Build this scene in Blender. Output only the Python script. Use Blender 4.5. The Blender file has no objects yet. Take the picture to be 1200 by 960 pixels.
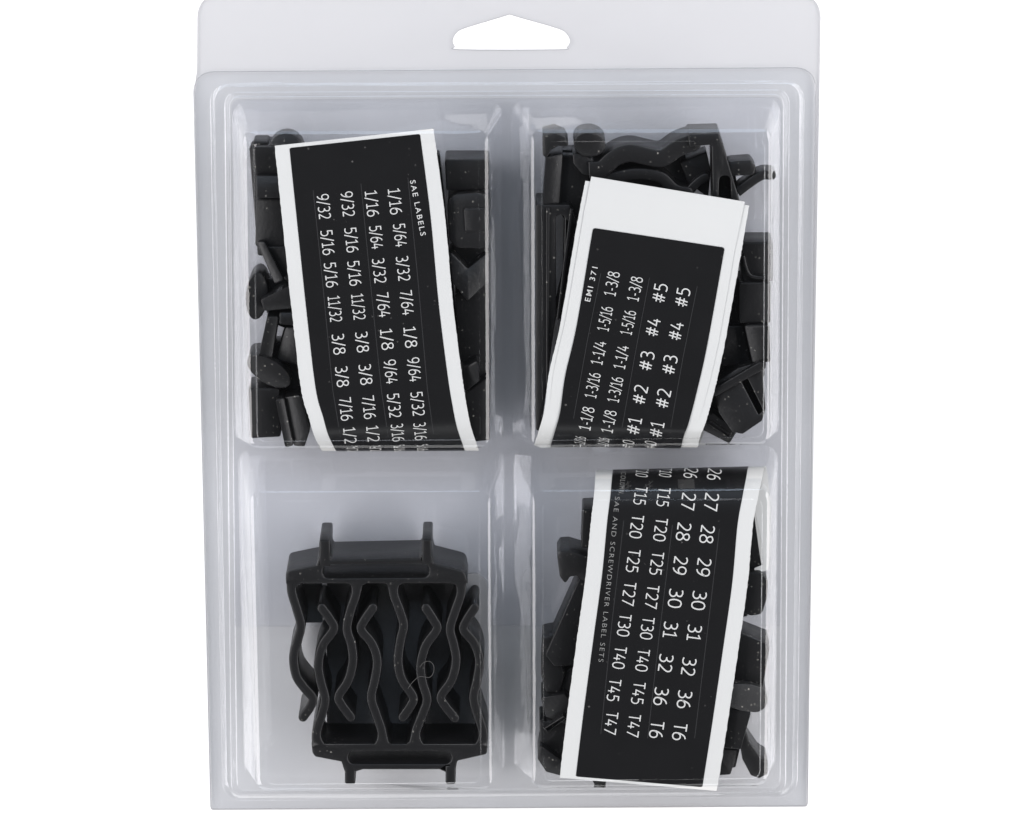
import bpy, bmesh, math, random
from mathutils import Vector, geometry
random.seed(7)
MM = 0.001
scene = bpy.context.scene
col = scene.collection

# ------------------------------------------------------------------ camera
DIST, TILT = 1300.0, math.radians(14.5)
FPX = 3.98 * DIST                       # focal length in pixels of the 1200 px wide photograph
CAM = Vector((0, math.sin(TILT) * DIST, math.cos(TILT) * DIST))
cd = bpy.data.cameras.new("camera"); cam = bpy.data.objects.new("camera", cd); col.objects.link(cam)
cam.location = CAM * MM
cam.rotation_euler = (-TILT, 0, 0)
cd.sensor_width = 36; cd.lens = 36 * FPX / 1200
cd.clip_start = 0.05; cd.clip_end = 50
scene.camera = cam

# ------------------------------------------------------------------ light
w = bpy.data.worlds.new("World"); scene.world = w; w.use_nodes = True
bg = w.node_tree.nodes["Background"]
bg.inputs[0].default_value = (0.90, 0.93, 1.0, 1); bg.inputs[1].default_value = 0.05

def softbox(name, loc, size, power, color=(1, 1, 1)):
    l = bpy.data.lights.new(name, 'AREA'); l.shape = 'RECTANGLE'
    l.size, l.size_y = size[0], size[1]; l.energy = power; l.color = color
    o = bpy.data.objects.new(name, l); col.objects.link(o)
    o.location = loc
    o.rotation_euler = (Vector((0, 0, 0)) - Vector(loc)).to_track_quat('-Z', 'Y').to_euler()
    return o
softbox("softbox_left", (-1.0, 0.1, 0.80), (2.2, 0.8), 30, (1.0, 0.972, 0.975))
softbox("softbox_right", (1.0, 0.1, 0.80), (2.2, 0.8), 30, (1.0, 0.972, 0.975))
softbox("softbox_top", (0.0, 0.70, 0.98), (1.6, 0.36), 4.6, (0.70, 0.83, 1.0))
softbox("softbox_bottom", (0.0, -1.05, 0.60), (1.6, 0.36), 3.6)

scene.view_settings.view_transform = 'Standard'
scene.view_settings.look = 'None'
scene.view_settings.exposure = 0.0
scene.view_settings.gamma = 1.0
scene.render.engine = 'CYCLES'
scene.cycles.use_denoising = True
scene.cycles.max_bounces = 14
scene.cycles.diffuse_bounces = 5
scene.cycles.glossy_bounces = 5
scene.cycles.transparent_max_bounces = 40
scene.cycles.sample_clamp_indirect = 4

# ------------------------------------------------------------------ where a point of the photograph lies on a real plane z (mm)
cs, sn = math.cos(TILT), math.sin(TILT)
def at(px, py, z):
    dx, dy = (px - 600) / FPX, -(py - 480) / FPX
    # camera axes: right (1,0,0), up (0,cos,-sin), backward (0,sin,cos)
    d = Vector((1, 0, 0)) * dx + Vector((0, cs, -sn)) * dy - Vector((0, sn, cs))
    t = (z - CAM.z) / d.z
    return CAM + d * t

# ------------------------------------------------------------------ materials
def mat(name):
    m = bpy.data.materials.new(name); m.use_nodes = True
    nt = m.node_tree; nt.nodes.clear()
    out = nt.nodes.new('ShaderNodeOutputMaterial')
    return m, nt, out
def N(nt, typ, **kw):
    n = nt.nodes.new(typ)
    for k, v in kw.items(): setattr(n, k, v)
    return n
def M(nt, op, a, b=None, c=None):
    n = nt.nodes.new('ShaderNodeMath'); n.operation = op
    for i, v in enumerate((a, b, c)):
        if v is None: continue
        if isinstance(v, (int, float)): n.inputs[i].default_value = v
        else: nt.links.new(v, n.inputs[i])
    return n.outputs[0]

def clear_plastic(name, tint, rough=0.022, bump=0.2, f0=0.049):
    """thin clear PET sheet: Fresnel reflection of both faces, tinted absorption along the path through the sheet"""
    m, nt, out = mat(name); L = nt.links.new
    geo = N(nt, 'ShaderNodeNewGeometry')
    dot = N(nt, 'ShaderNodeVectorMath', operation='DOT_PRODUCT')
    L(geo.outputs['Normal'], dot.inputs[0]); L(geo.outputs['Incoming'], dot.inputs[1])
    c = M(nt, 'ABSOLUTE', dot.outputs['Value'])
    p5 = M(nt, 'POWER', M(nt, 'SUBTRACT', 1.0, c), 5.0)
    F = M(nt, 'MULTIPLY_ADD', p5, 1 - f0, f0)
    R = M(nt, 'DIVIDE', M(nt, 'MULTIPLY', F, 2.0), M(nt, 'ADD', F, 1.0))
    s2 = M(nt, 'DIVIDE', M(nt, 'SUBTRACT', 1.0, M(nt, 'MULTIPLY', c, c)), 2.47)
    path = M(nt, 'DIVIDE', 1.0, M(nt, 'SQRT', M(nt, 'SUBTRACT', 1.0, s2)))
    comb = N(nt, 'ShaderNodeCombineColor')
    for i, v in enumerate(tint): L(M(nt, 'POWER', v, path), comb.inputs[i])
    tr = N(nt, 'ShaderNodeBsdfTransparent'); L(comb.outputs[0], tr.inputs[0])
    gl = N(nt, 'ShaderNodeBsdfGlossy'); gl.inputs['Roughness'].default_value = rough
    gl.inputs['Color'].default_value = (1, 1, 1, 1)
    tc = N(nt, 'ShaderNodeTexCoord'); no = N(nt, 'ShaderNodeTexNoise')
    no.inputs['Scale'].default_value = 70; no.inputs['Detail'].default_value = 3
    L(tc.outputs['Object'], no.inputs['Vector'])
    bp = N(nt, 'ShaderNodeBump'); bp.inputs['Strength'].default_value = bump; bp.inputs['Distance'].default_value = 0.0006
    L(no.outputs[0], bp.inputs['Height']); L(bp.outputs[0], gl.inputs['Normal'])
    mx = N(nt, 'ShaderNodeMixShader'); L(R, mx.inputs[0]); L(tr.outputs[0], mx.inputs[1]); L(gl.outputs[0], mx.inputs[2])
    L(mx.outputs[0], out.inputs[0])
    return m

def principled(name, color, rough=0.5, spec=0.5, noise=None, bump=None, specks=None):
    m, nt, out = mat(name); L = nt.links.new
    b = N(nt, 'ShaderNodeBsdfPrincipled'); L(b.outputs[0], out.inputs[0])
    b.inputs['Roughness'].default_value = rough
    b.inputs['Specular IOR Level'].default_value = spec
    tc = N(nt, 'ShaderNodeTexCoord')
    base = None
    if noise:
        no = N(nt, 'ShaderNodeTexNoise'); no.inputs['Scale'].default_value = noise[0]; no.inputs['Detail'].default_value = 4
        L(tc.outputs['Object'], no.inputs['Vector'])
        mx = N(nt, 'ShaderNodeMix', data_type='RGBA')
        mx.inputs[6].default_value = tuple(c * (1 - noise[1]) for c in color) + (1,)
        mx.inputs[7].default_value = tuple(min(1, c * (1 + noise[1])) for c in color) + (1,)
        L(no.outputs[0], mx.inputs[0]); base = mx.outputs[2]
    if specks:
        sc, thr, colr = specks
        vo = N(nt, 'ShaderNodeTexVoronoi'); vo.inputs['Scale'].default_value = sc
        wn = N(nt, 'ShaderNodeTexNoise'); wn.inputs['Scale'].default_value = sc * 2.5
        ad = N(nt, 'ShaderNodeMix', data_type='VECTOR'); ad.inputs[0].default_value = 0.0012
        L(tc.outputs['Object'], ad.inputs[4]); L(wn.outputs['Color'], ad.inputs[5])
        L(ad.outputs[1], vo.inputs['Vector'])
        sep = N(nt, 'ShaderNodeSeparateColor'); L(vo.outputs['Color'], sep.inputs[0])
        # only some cells carry a fleck, each of its own size
        size = M(nt, 'MULTIPLY', M(nt, 'POWER', sep.outputs[0], 5.0), thr)
        fl = M(nt, 'LESS_THAN', vo.outputs['Distance'], size)
        big = N(nt, 'ShaderNodeTexNoise'); big.inputs['Scale'].default_value = 35
        L(tc.outputs['Object'], big.inputs['Vector'])
        fl = M(nt, 'MULTIPLY', fl, M(nt, 'GREATER_THAN', big.outputs[0], 0.47))
        fl = M(nt, 'MULTIPLY', fl, M(nt, 'MULTIPLY_ADD', sep.outputs[1], 0.7, 0.3))
        mx2 = N(nt, 'ShaderNodeMix', data_type='RGBA'); L(fl, mx2.inputs[0])
        if base: L(base, mx2.inputs[6])
        else: mx2.inputs[6].default_value = tuple(color) + (1,)
        mx2.inputs[7].default_value = tuple(colr) + (1,)
        base = mx2.outputs[2]
    if base: L(base, b.inputs['Base Color'])
    else: b.inputs['Base Color'].default_value = tuple(color) + (1,)
    if bump:
        nb = N(nt, 'ShaderNodeTexNoise'); nb.inputs['Scale'].default_value = bump[0]; nb.inputs['Detail'].default_value = 3
        L(tc.outputs['Object'], nb.inputs['Vector'])
        bp = N(nt, 'ShaderNodeBump'); bp.inputs['Strength'].default_value = bump[1]; bp.inputs['Distance'].default_value = 0.0003
        L(nb.outputs[0], bp.inputs['Height']); L(bp.outputs[0], b.inputs['Normal'])
    return m

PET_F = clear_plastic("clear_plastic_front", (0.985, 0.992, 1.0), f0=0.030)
EDGE = principled('cut_plastic_edge', (0.22, 0.22, 0.235), 0.5, 0.5)  # hazy cut edge; its grey also stands in for dark refraction lines
PET_I = clear_plastic("tone_step_film", (0.965, 0.97, 0.99), bump=0.3, f0=0.03)  # for the added sheet that imitates a reflected tone step
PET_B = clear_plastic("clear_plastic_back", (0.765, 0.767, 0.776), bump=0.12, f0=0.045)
TABLE = principled("white_table_added_glow", (0.86, 0.86, 0.86), 0.6, 0.2, noise=(3, 0.01))
_b = [n for n in TABLE.node_tree.nodes if n.type == 'BSDF_PRINCIPLED'][0]
_b.inputs['Emission Color'].default_value = (1, 1, 1, 1); _b.inputs['Emission Strength'].default_value = 0.025   # faint glow added to lift the shadow fringe round the pack
DUSTY = principled("dusty_black_plastic", (0.018, 0.018, 0.0185), 0.5, 0.4, bump=(900, 0.3), specks=(1100, 0.40, (0.4, 0.38, 0.34)))
SHADE_GREY = principled("shade_plate_grey", (0.26, 0.26, 0.265), 0.7, 0.3, noise=(120, 0.15), bump=(600, 0.2))  # shade tone of the added plates behind the rack legs
BLACK = principled("black_moulded_plastic", (0.0065, 0.0065, 0.007), 0.38, 0.34, noise=(180, 0.25), bump=(900, 0.25),
                   specks=(950, 0.22, (0.42, 0.40, 0.36)))
PAPER = principled("white_label_backing_paper", (0.51, 0.512, 0.50), 0.6, 0.3, noise=(60, 0.03), bump=(120, 0.35))
INK = principled("black_label_vinyl", (0.007, 0.007, 0.0075), 0.32, 0.26, noise=(90, 0.2), bump=(300, 0.1),
                 specks=(560, 0.15, (0.13, 0.125, 0.12)))
FINE = principled("grey_fine_print", (0.26, 0.26, 0.25), 0.6, 0.2)
PRINT = principled("white_print", (0.50, 0.50, 0.485), 0.6, 0.2)
LINE = principled("die_cut_line", (0.021, 0.021, 0.022), 0.5, 0.3)
HAIR = principled("grey_fibre", (0.11, 0.105, 0.10), 0.5, 0.3)

# ------------------------------------------------------------------ mesh helpers (all in mm)
def link(name, verts, faces, m, parent=None, smooth=False, kind=None):
    me = bpy.data.meshes.new(name)
    me.from_pydata([tuple(Vector(v) * MM) for v in verts], [], faces)
    me.materials.append(m)
    if smooth:
        me.polygons.foreach_set("use_smooth", [True] * len(me.polygons))
    me.validate(); me.update()
    o = bpy.data.objects.new(name, me); col.objects.link(o)
    if parent: o.parent = parent
    if kind: o["kind"] = kind
    return o

def thing(name, label, cat, group=None, loc=(0, 0, 0)):
    o = bpy.data.objects.new(name, None); col.objects.link(o)
    o.empty_display_size = 0.01
    o["label"] = label; o["category"] = cat
    if group: o["group"] = group
    return o

def area2(P):
    return sum(P[i][0] * P[(i + 1) % len(P)][1] - P[(i + 1) % len(P)][0] * P[i][1] for i in range(len(P)))
def inset(P, d):
    """shrink a counter-clockwise polygon by d (d may be a list per vertex)"""
    n = len(P); R = []
    for i in range(n):
        a, b, c = Vector(P[i - 1][:2]), Vector(P[i][:2]), Vector(P[(i + 1) % n][:2])
        e1 = (b - a); e2 = (c - b)
        if e1.length < 1e-6 or e2.length < 1e-6: R.append(b); continue
        n1 = Vector((-e1.y, e1.x)).normalized(); n2 = Vector((-e2.y, e2.x)).normalized()
        mt = n1 + n2
        di = d[i] if isinstance(d, (list, tuple)) else d
        R.append(b + mt * (2 * di / max(0.7, mt.length_squared)))
    return R

def tessellate(loops):
    """fill planar loops (first outer, others holes) -> vertex list, triangles (ccw)"""
    flat = [Vector((p[0], p[1])) for l in loops for p in l]
    edges, k = [], 0
    for l in loops:
        n = len(l); edges += [(k + i, k + (i + 1) % n) for i in range(n)]; k += n
    vs, es, fs_, ov, oe, of = geometry.delaunay_2d_cdt(flat, edges, [], 0, 1e-7)
    def inside(x, y):
        r = False
        for l in loops:
            n = len(l)
            for i in range(n):
                x1, y1 = l[i][0], l[i][1]; x2, y2 = l[(i + 1) % n][0], l[(i + 1) % n][1]
                if (y1 > y) != (y2 > y) and x < (x2 - x1) * (y - y1) / (y2 - y1) + x1: r = not r
        return r
    out = []
    for f in fs_:
        c = (vs[f[0]] + vs[f[1]] + vs[f[2]]) / 3
        if not inside(c.x, c.y): continue
        t = tuple(ov[i][0] if ov[i] else -1 for i in f)
        if -1 in t or len(set(t)) < 3: continue
        a, b, e = (flat[i] for i in t)
        ar = (b - a).cross(e - a)
        out.append(t if ar > 0 else tuple(reversed(t)))
    return out

def prism(name, outline, z0, z1, m, parent=None, holes=(), bevel=0.25, sharp=(), tilt=(0, 0), smooth=False):
    """outline: px points read on the plane z1; extruded down to z0 with small bevelled top and bottom edges"""
    loops = []
    o = [tuple(at(p[0], p[1], z1)[:2]) for p in outline]
    sh = [i in sharp for i in range(len(o))]
    if area2(o) < 0: o.reverse(); sh.reverse()
    loops.append((o, [0 if s else bevel for s in sh]))
    for h in holes:
        q = [tuple(at(p[0], p[1], z1)[:2]) for p in h]
        if area2(q) > 0: q.reverse()
        loops.append((q, [bevel] * len(q)))
    cx = sum(p[0] for p in o) / len(o); cy = sum(p[1] for p in o) / len(o)
    def Z(x, y, z): return z + tilt[0] * (x - cx) + tilt[1] * (y - cy)
    V, Fc = [], []; top, bot = [], []
    for P, bv in loops:
        n = len(P)
        half = [b * 0.3 for b in bv]
        rings = [([Vector(p) for p in inset(P, bv)], z0), ([Vector(p) for p in P], z0 + bevel),
                 ([Vector(p) for p in P], z1 - bevel), (inset(P, half), z1 - bevel * 0.3), (inset(P, bv), z1)]
        ids = []
        for R, z in rings:
            s = len(V)
            for p in R: V.append((p[0], p[1], Z(p[0], p[1], z)))
            ids.append(s)
        for k in range(len(rings) - 1):
            for i in range(n):
                j = (i + 1) % n
                Fc.append((ids[k] + i, ids[k] + j, ids[k + 1] + j, ids[k + 1] + i))
        top.append((ids[-1], [V[ids[-1] + i][:2] for i in range(n)])); bot.append((ids[0], [V[ids[0] + i][:2] for i in range(n)]))
    for caps, flip in ((top, False), (bot, True)):
        idx = [s + i for s, l in caps for i in range(len(l))]
        for t in tessellate([l for s, l in caps]):
            f = tuple(idx[i] for i in t)
            Fc.append(tuple(reversed(f)) if flip else f)
    ob = link(name, V, Fc, m, parent)
    if smooth:
        ob.data.polygons.foreach_set("use_smooth", [len(p.vertices) == 4 for p in ob.data.polygons])
        ob.data.set_sharp_from_angle(angle=math.radians(50))
    return ob

def catmull(P, n=6):
    out = []
    for i in range(len(P) - 1):
        p0, p1, p2, p3 = (Vector(P[max(0, i - 1)]), Vector(P[i]), Vector(P[i + 1]), Vector(P[min(len(P) - 1, i + 2)]))
        for k in range(n):
            t = k / n
            out.append(0.5 * ((2 * p1) + (p2 - p0) * t + (2 * p0 - 5 * p1 + 4 * p2 - p3) * t * t + (3 * p1 - p0 - 3 * p2 + p3) * t ** 3))
    out.append(Vector(P[-1]))
    return out

def rr(pts, r, n=8):
    """round the corners of a px polygon; r is one radius or a list"""
    out = []
    m_ = len(pts)
    for i in range(m_):
        a, b, c = Vector(pts[i - 1]), Vector(pts[i]), Vector(pts[(i + 1) % m_])
        ri = r[i] if isinstance(r, (list, tuple)) else r
        d1 = (a - b); d2 = (c - b)
        if ri <= 0: out.append(tuple(b)); continue
        ang = d1.angle(d2)
        tl = min(ri / math.tan(ang / 2), d1.length * 0.49, d2.length * 0.49)
        p, q = b + d1.normalized() * tl, b + d2.normalized() * tl
        for k in range(n + 1):
            t = k / n
            out.append(tuple((1 - t) ** 2 * p * 0.5 + (1 - t) ** 2 * p * 0.5 + 2 * t * (1 - t) * (b * 0.9 + (p + q) * 0.05) + t * t * q))
    return out

# ------------------------------------------------------------------ table
t = link("table_top", [(-3000, -3000, 0), (3000, -3000, 0), (3000, 3000, 0), (-3000, 3000, 0)], [(0, 1, 2, 3)], TABLE, kind="structure")

# ------------------------------------------------------------------ clear clamshell package
pack = thing("clamshell_package", "large clear plastic clamshell hang package with four square pockets", "package")

def world_loop(px, z, r, n=10):
    P = [tuple(at(p[0], p[1], z)[:2]) for p in rr(px, r, n)]
    if area2(P) < 0: P.reverse()
    return P
def match_start(P, Q):
    """rotate Q so that it lines up with P (same count)"""
    k = min(range(len(Q)), key=lambda i: (Vector(P[0]) - Vector(Q[i])).length)
    return Q[k:] + Q[:k]

class Shell:
    def __init__(s): s.V, s.F, s.flat, s.edge = [], [], set(), set()
    def ring(s, P, z):
        i = len(s.V); s.V += [(p[0], p[1], z) for p in P]; return (i, len(P))
    def bridge(s, a, b, edge=False):
        n = a[1]
        for i in range(n):
            if edge: s.edge.add(len(s.F))
            j = (i + 1) % n
            s.F.append((a[0] + i, a[0] + j, b[0] + j, b[0] + i))
    def fill(s, outer, holes=()):
        loops = [outer] + list(holes)
        idx = [l[0] + i for l in loops for i in range(l[1])]
        for t in tessellate([[s.V[l[0] + i][:2] for i in range(l[1])] for l in loops]):
            s.flat.add(len(s.F)); s.F.append(tuple(idx[i] for i in t))
    def build(s, name, m, parent):
        o = link(name, s.V, s.F, m, parent)
        assert len(o.data.polygons) == len(s.F)
        o.data.materials.append(EDGE)
        o.data.polygons.foreach_set("material_index", [1 if i in s.edge else 0 for i in range(len(s.F))])
        o.data.polygons.foreach_set("use_smooth", [i not in s.flat for i in range(len(s.F))])
        o.data.set_sharp_from_angle(angle=math.radians(40))
        return o

def lerp_loop(P, Q, t): return [Vector(p).lerp(Vector(q), t) for p, q in zip(P, Q)]
def step(sh, P, Q, z0, z1, rb=0.5, rt=0.5):
    """wall from loop P at z0 to loop Q at z1 with rolled foot and top; returns first and last ring"""
    P = [Vector(p) for p in P]; Q = [Vector(q) for q in Q]
    rings = []
    out = inset(P, -rb)
    rings.append(sh.ring(out, z0)); first = rings[-1]
    for k in (0.35, 0.7):
        a = inset(P, -rb * (1 - k) ** 1.6); rings.append(sh.ring([v for v in a], z0 + (z1 - z0) * 0.5 * min(0.9, rb / abs(z1 - z0)) * k * k))
    hb = min(0.35, rb / abs(z1 - z0)); ht = min(0.35, rt / abs(z1 - z0))
    rings.append(sh.ring(lerp_loop(P, Q, hb), z0 + (z1 - z0) * hb))
    rings.append(sh.ring(lerp_loop(P, Q, 1 - ht), z0 + (z1 - z0) * (1 - ht)))
    for k in (0.35, 0.7):
        a = inset(Q, rt * (k) ** 1.6); rings.append(sh.ring(a, z1 - (z1 - z0) * 0.5 * ht * (1 - k) ** 2))
    rings.append(sh.ring(inset(Q, rt), z1))
    for a, b in zip(rings, rings[1:]): sh.bridge(a, b)
    return first, rings[-1]

# --- back half with the hang header and a shallow raised tray
bs = Shell()
Z_B = 0.5
outer = world_loop([(231.5, -6), (962, -6), (946, 945.5), (247, 949.5), (226.8, 112), (231, 82)], Z_B, [26, 26, 3, 3, 12, 4])
o0 = bs.ring(outer, 0.05); o1 = bs.ring(outer, Z_B - 0.05); o2 = bs.ring(inset(outer, 0.12), Z_B)
bs.bridge(o0, o1); bs.bridge(o1, o2, True)
hole_px = [(597, 17), (612, 21.5), (655, 34), (665, 41), (668, 49), (664, 55.5), (654, 58), (541, 58), (533, 54.5), (530.5, 47), (535, 38.5), (545, 33), (583, 21.5)]
hp = [tuple(p) for p in catmull(hole_px + [hole_px[0]], 5)[:-1]]
hole = [tuple(at(p[0], p[1], Z_B)[:2]) for p in hp]
if area2(hole) < 0: hole.reverse()
h2 = bs.ring(inset(hole, -0.12), Z_B); h1 = bs.ring(hole, Z_B - 0.05); h0 = bs.ring(hole, 0.05)
bs.bridge(h2, h1, True); bs.bridge(h1, h0)
trayP = world_loop([(264, 109), (924, 106), (920, 928), (272, 931)], Z_B, 14)
trayQ = world_loop([(268, 113), (919, 110), (915, 924), (277, 927)], 4.0, 12)
f, l = step(bs, trayP, match_start(trayP, trayQ), Z_B, 4.0, 0.5, 0.5)
bs.fill(o2, [h2, f]); bs.fill(l)
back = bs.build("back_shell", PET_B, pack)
# added clear sheet; its lower edge imitates a reflected tone step across the lower pockets
ish = Shell()
io = world_loop([(272, 117), (916, 114), (914.5, 733), (275, 734)], 4.3, [10, 10, 2, 2])
i0 = ish.ring(io, 4.12); i1 = ish.ring(io, 4.3); ish.bridge(i0, i1, True); ish.fill(i1)
ish.build("tone_step_sheet", PET_I, pack)

# --- front half with four deep pockets
fs = Shell()
Z_F, Z_C, Z_P, Z_T = 1.3, 5.2, 26.6, 28.0
outer = world_loop([(226, 84), (956.5, 79), (946.8, 944.5), (246.5, 948.5)], Z_F, [24, 24, 4, 4])
a0 = fs.ring(outer, Z_F - 0.55); a1 = fs.ring(outer, Z_F - 0.08); a2 = fs.ring(inset(outer, 0.16), Z_F)
fs.bridge(a0, a1); fs.bridge(a1, a2, True)
P = world_loop([(246.5, 99), (942, 95), (934, 933.5), (261.5, 938)], Z_F, 22)
Q = world_loop([(250.5, 101), (938, 97.5), (929, 928.5), (266, 933)], Z_C, 19)
f, plat = step(fs, P, match_start(P, Q), Z_F, Z_C, 0.3, 0.3)
fs.fill(a2, [f])
pockets = [  # base on the platform / outer edge of the face / inner edge of the face
    ([(273, 121), (588, 120), (589, 519), (276, 521)], [(283.5, 153), (572.5, 152), (574, 524.5), (292, 526)], [(298, 169.5), (560, 168.5), (562, 515), (302, 517)]),
    ([(600, 119), (914, 116), (912, 514), (601, 517)], [(621.5, 151), (904, 150), (902, 521), (622.5, 525)], [(635.5, 166.5), (896, 166), (894, 512), (636.5, 516)]),
    ([(279.5, 527.5), (590.5, 527.5), (591, 909), (287, 911)], [(292, 575), (575, 574), (577, 925.5), (301, 927)], [(306, 589), (560, 588), (563, 917), (313, 919)]),
    ([(602, 527), (911, 523), (908, 905), (603, 908)], [(623, 574), (903, 572), (899, 921), (624, 924)], [(637, 588), (893, 586), (890, 912), (638, 915)]),
]
feet = []
for base, fo, fi in pockets:
    P = world_loop(base, Z_C, 17); Q = world_loop(fo, Z_P, 13); T = world_loop(fi, Z_T, 10)
    Q = match_start(P, Q); T = match_start(P, T)
    f, l = step(fs, P, Q, Z_C, Z_P, 0.35, 0.15)
    # slanted rim between the two edges of the face, then the flat face
    r1 = fs.ring(lerp_loop(Q, T, 0.06), 26.88)
    r1b = fs.ring(lerp_loop(Q, T, 0.34), 27.30)
    r1c = fs.ring(lerp_loop(Q, T, 0.42), 27.36)
    r2 = fs.ring(lerp_loop(Q, T, 0.87), 27.44)
    r3 = fs.ring(lerp_loop(Q, T, 0.93), 27.70)
    r4 = fs.ring(T, Z_T); r5 = fs.ring(inset(T, 0.35), Z_T)
    for a, b in ((l, r1), (r1, r1b), (r1b, r1c), (r1c, r2), (r2, r3), (r3, r4), (r4, r5)): fs.bridge(a, b)
    fs.fill(r5); feet.append(f)
fs.fill(plat, feet)
front = fs.build("front_shell", PET_F, pack)

# ------------------------------------------------------------------ folded label sheets
class Sheet:
    """stations: (left px, right px, z mm); the sheet runs smoothly through them"""
    def __init__(s, stations, n=8):
        A = [at(a[0], a[1], z) for a, b, z in stations]; B = [at(b[0], b[1], z) for a, b, z in stations]
        s.A, s.B = catmull(A, n), catmull(B, n); s.n = len(s.A)
        PA = catmull([Vector((a[0], a[1], 0)) for a, b, z in stations], n); PB = catmull([Vector((b[0], b[1], 0)) for a, b, z in stations], n)
        s.PA, s.PB = PA, PB
    def p(s, u, v, off=0.0):
        v = min(max(v, 0), s.n - 1.0001); i = int(v); f = v - i
        a = s.A[i].lerp(s.A[i + 1], f); b = s.B[i].lerp(s.B[i + 1], f)
        q = a.lerp(b, u)
        if off:
            du = (s.B[i] - s.A[i]); dv = (s.A[i + 1].lerp(s.B[i + 1], u) - s.A[i].lerp(s.B[i], u))
            nn = du.cross(dv)
            if s.flip: nn = -nn
            q = q + nn.normalized() * off
        return q
    flip = False
    def uv(s, x, y, vmax):
        best = None; prev = None; q = Vector((x, y, 0))
        for i in range(vmax + 1):
            a, b = s.PA[i], s.PB[i]
            c = (b - a).cross(q - a).z
            if prev is not None and (c == 0 or (c > 0) != (prev > 0)):
                f = prev / (prev - c) if prev != c else 0
                v = i - 1 + f
                aa = s.PA[i - 1].lerp(a, f); bb = s.PB[i - 1].lerp(b, f)
                return (q - aa).dot(bb - aa) / (bb - aa).length_squared, v
            prev = c
        i = vmax; a, b = s.PA[i], s.PB[i]
        v = vmax
        if abs((s.PB[0] - s.PA[0]).cross(q - s.PA[0]).z) < abs((b - a).cross(q - a).z): v = 0; a, b = s.PA[0], s.PB[0]
        return (q - a).dot(b - a) / (b - a).length_squared, v
    def grid(s, u0, u1, v0, v1, nu, nv, off, rough=0.0, corner=None):
        V, F = [], []
        for j in range(nv + 1):
            v = v0 + (v1 - v0) * j / nv
            lo, hi = u0, u1
            if corner:
                lo, hi = corner(v, lo, hi)
            for i in range(nu + 1):
                u = lo + (hi - lo) * i / nu
                if rough and i in (0, nu): u += random.uniform(-rough, rough)
                V.append(s.p(u, v, off))
        for j in range(nv):
            for i in range(nu):
                a = j * (nu + 1) + i
                F.append((a, a + 1, a + nu + 2, a + nu + 1))
        return V, F

def orient(V, F, up=True):
    """flip all faces when the first one looks the wrong way"""
    a, b, c = (Vector(V[i]) for i in F[0][:3])
    n = (b - a).cross(c - a)
    return [tuple(reversed(f)) for f in F] if (n.z < 0) == up else F

# stroke letters of the number print: (advance, strokes); each stroke (smooth?, points)
G = {
 '0': (.62, [(1, [(.31, 1), (.12, .9), (.04, .62), (.04, .38), (.12, .1), (.31, 0), (.50, .1), (.58, .38), (.58, .62), (.50, .9), (.31, 1)])]),
 '1': (.50, [(0, [(.02, .84), (.26, 1), (.26, .06)]), (0, [(.03, 0.02), (.49, 0.02)])]),
 '2': (.60, [(1, [(.04, .90), (.16, .985), (.30, 1), (.46, .93), (.53, .76), (.49, .58), (.36, .38), (.19, .17), (.05, .02)]), (0, [(.05, .02), (.56, .02)])]),
 '3': (.60, [(1, [(.06, .94), (.18, 1), (.34, .99), (.49, .89), (.50, .70), (.40, .57), (.22, .53)]), (1, [(.22, .53), (.42, .50), (.55, .36), (.54, .16), (.40, .02), (.20, 0), (.04, .06)])]),
 '4': (.62, [(0, [(.30, 1), (.04, .28), (.60, .28)]), (0, [(.44, .55), (.44, 0)])]),
 '5': (.60, [(0, [(.52, .98), (.12, .98), (.09, .56)]), (1, [(.09, .56), (.26, .61), (.43, .57), (.55, .42), (.54, .20), (.42, .04), (.22, 0), (.04, .05)])]),
 '6': (.62, [(1, [(.46, .99), (.26, .90), (.11, .66), (.04, .36), (.09, .10), (.30, 0), (.50, .08), (.58, .30), (.50, .52), (.32, .59), (.14, .52), (.05, .34)])]),
 '7': (.58, [(0, [(.03, .98), (.56, .98), (.22, 0)])]),
 '8': (.62, [(1, [(.31, 1), (.12, .92), (.09, .76), (.18, .60), (.31, .54), (.44, .60), (.53, .76), (.50, .92), (.31, 1)]), (1, [(.31, .54), (.12, .44), (.03, .26), (.11, .06), (.31, 0), (.51, .06), (.59, .26), (.50, .44), (.31, .54)])]),
 '9': (.62, [(1, [(.16, .01), (.36, .10), (.51, .34), (.58, .64), (.53, .90), (.32, 1), (.12, .92), (.04, .70), (.12, .48), (.30, .41), (.48, .48), (.57, .66)])]),
 '/': (.40, [(0, [(-.02, -.10), (.40, 1.08)])]),
 '-': (.34, [(0, [(.03, .38), (.31, .38)])]),
 '#': (.78, [(0, [(.20, .02), (.32, .98)]), (0, [(.46, .02), (.58, .98)]), (0, [(.05, .66), (.74, .66)]), (0, [(.03, .33), (.71, .33)])]),
 'T': (.60, [(0, [(.02, .98), (.60, .98)]), (0, [(.31, .95), (.31, 0)])]),
}
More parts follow.
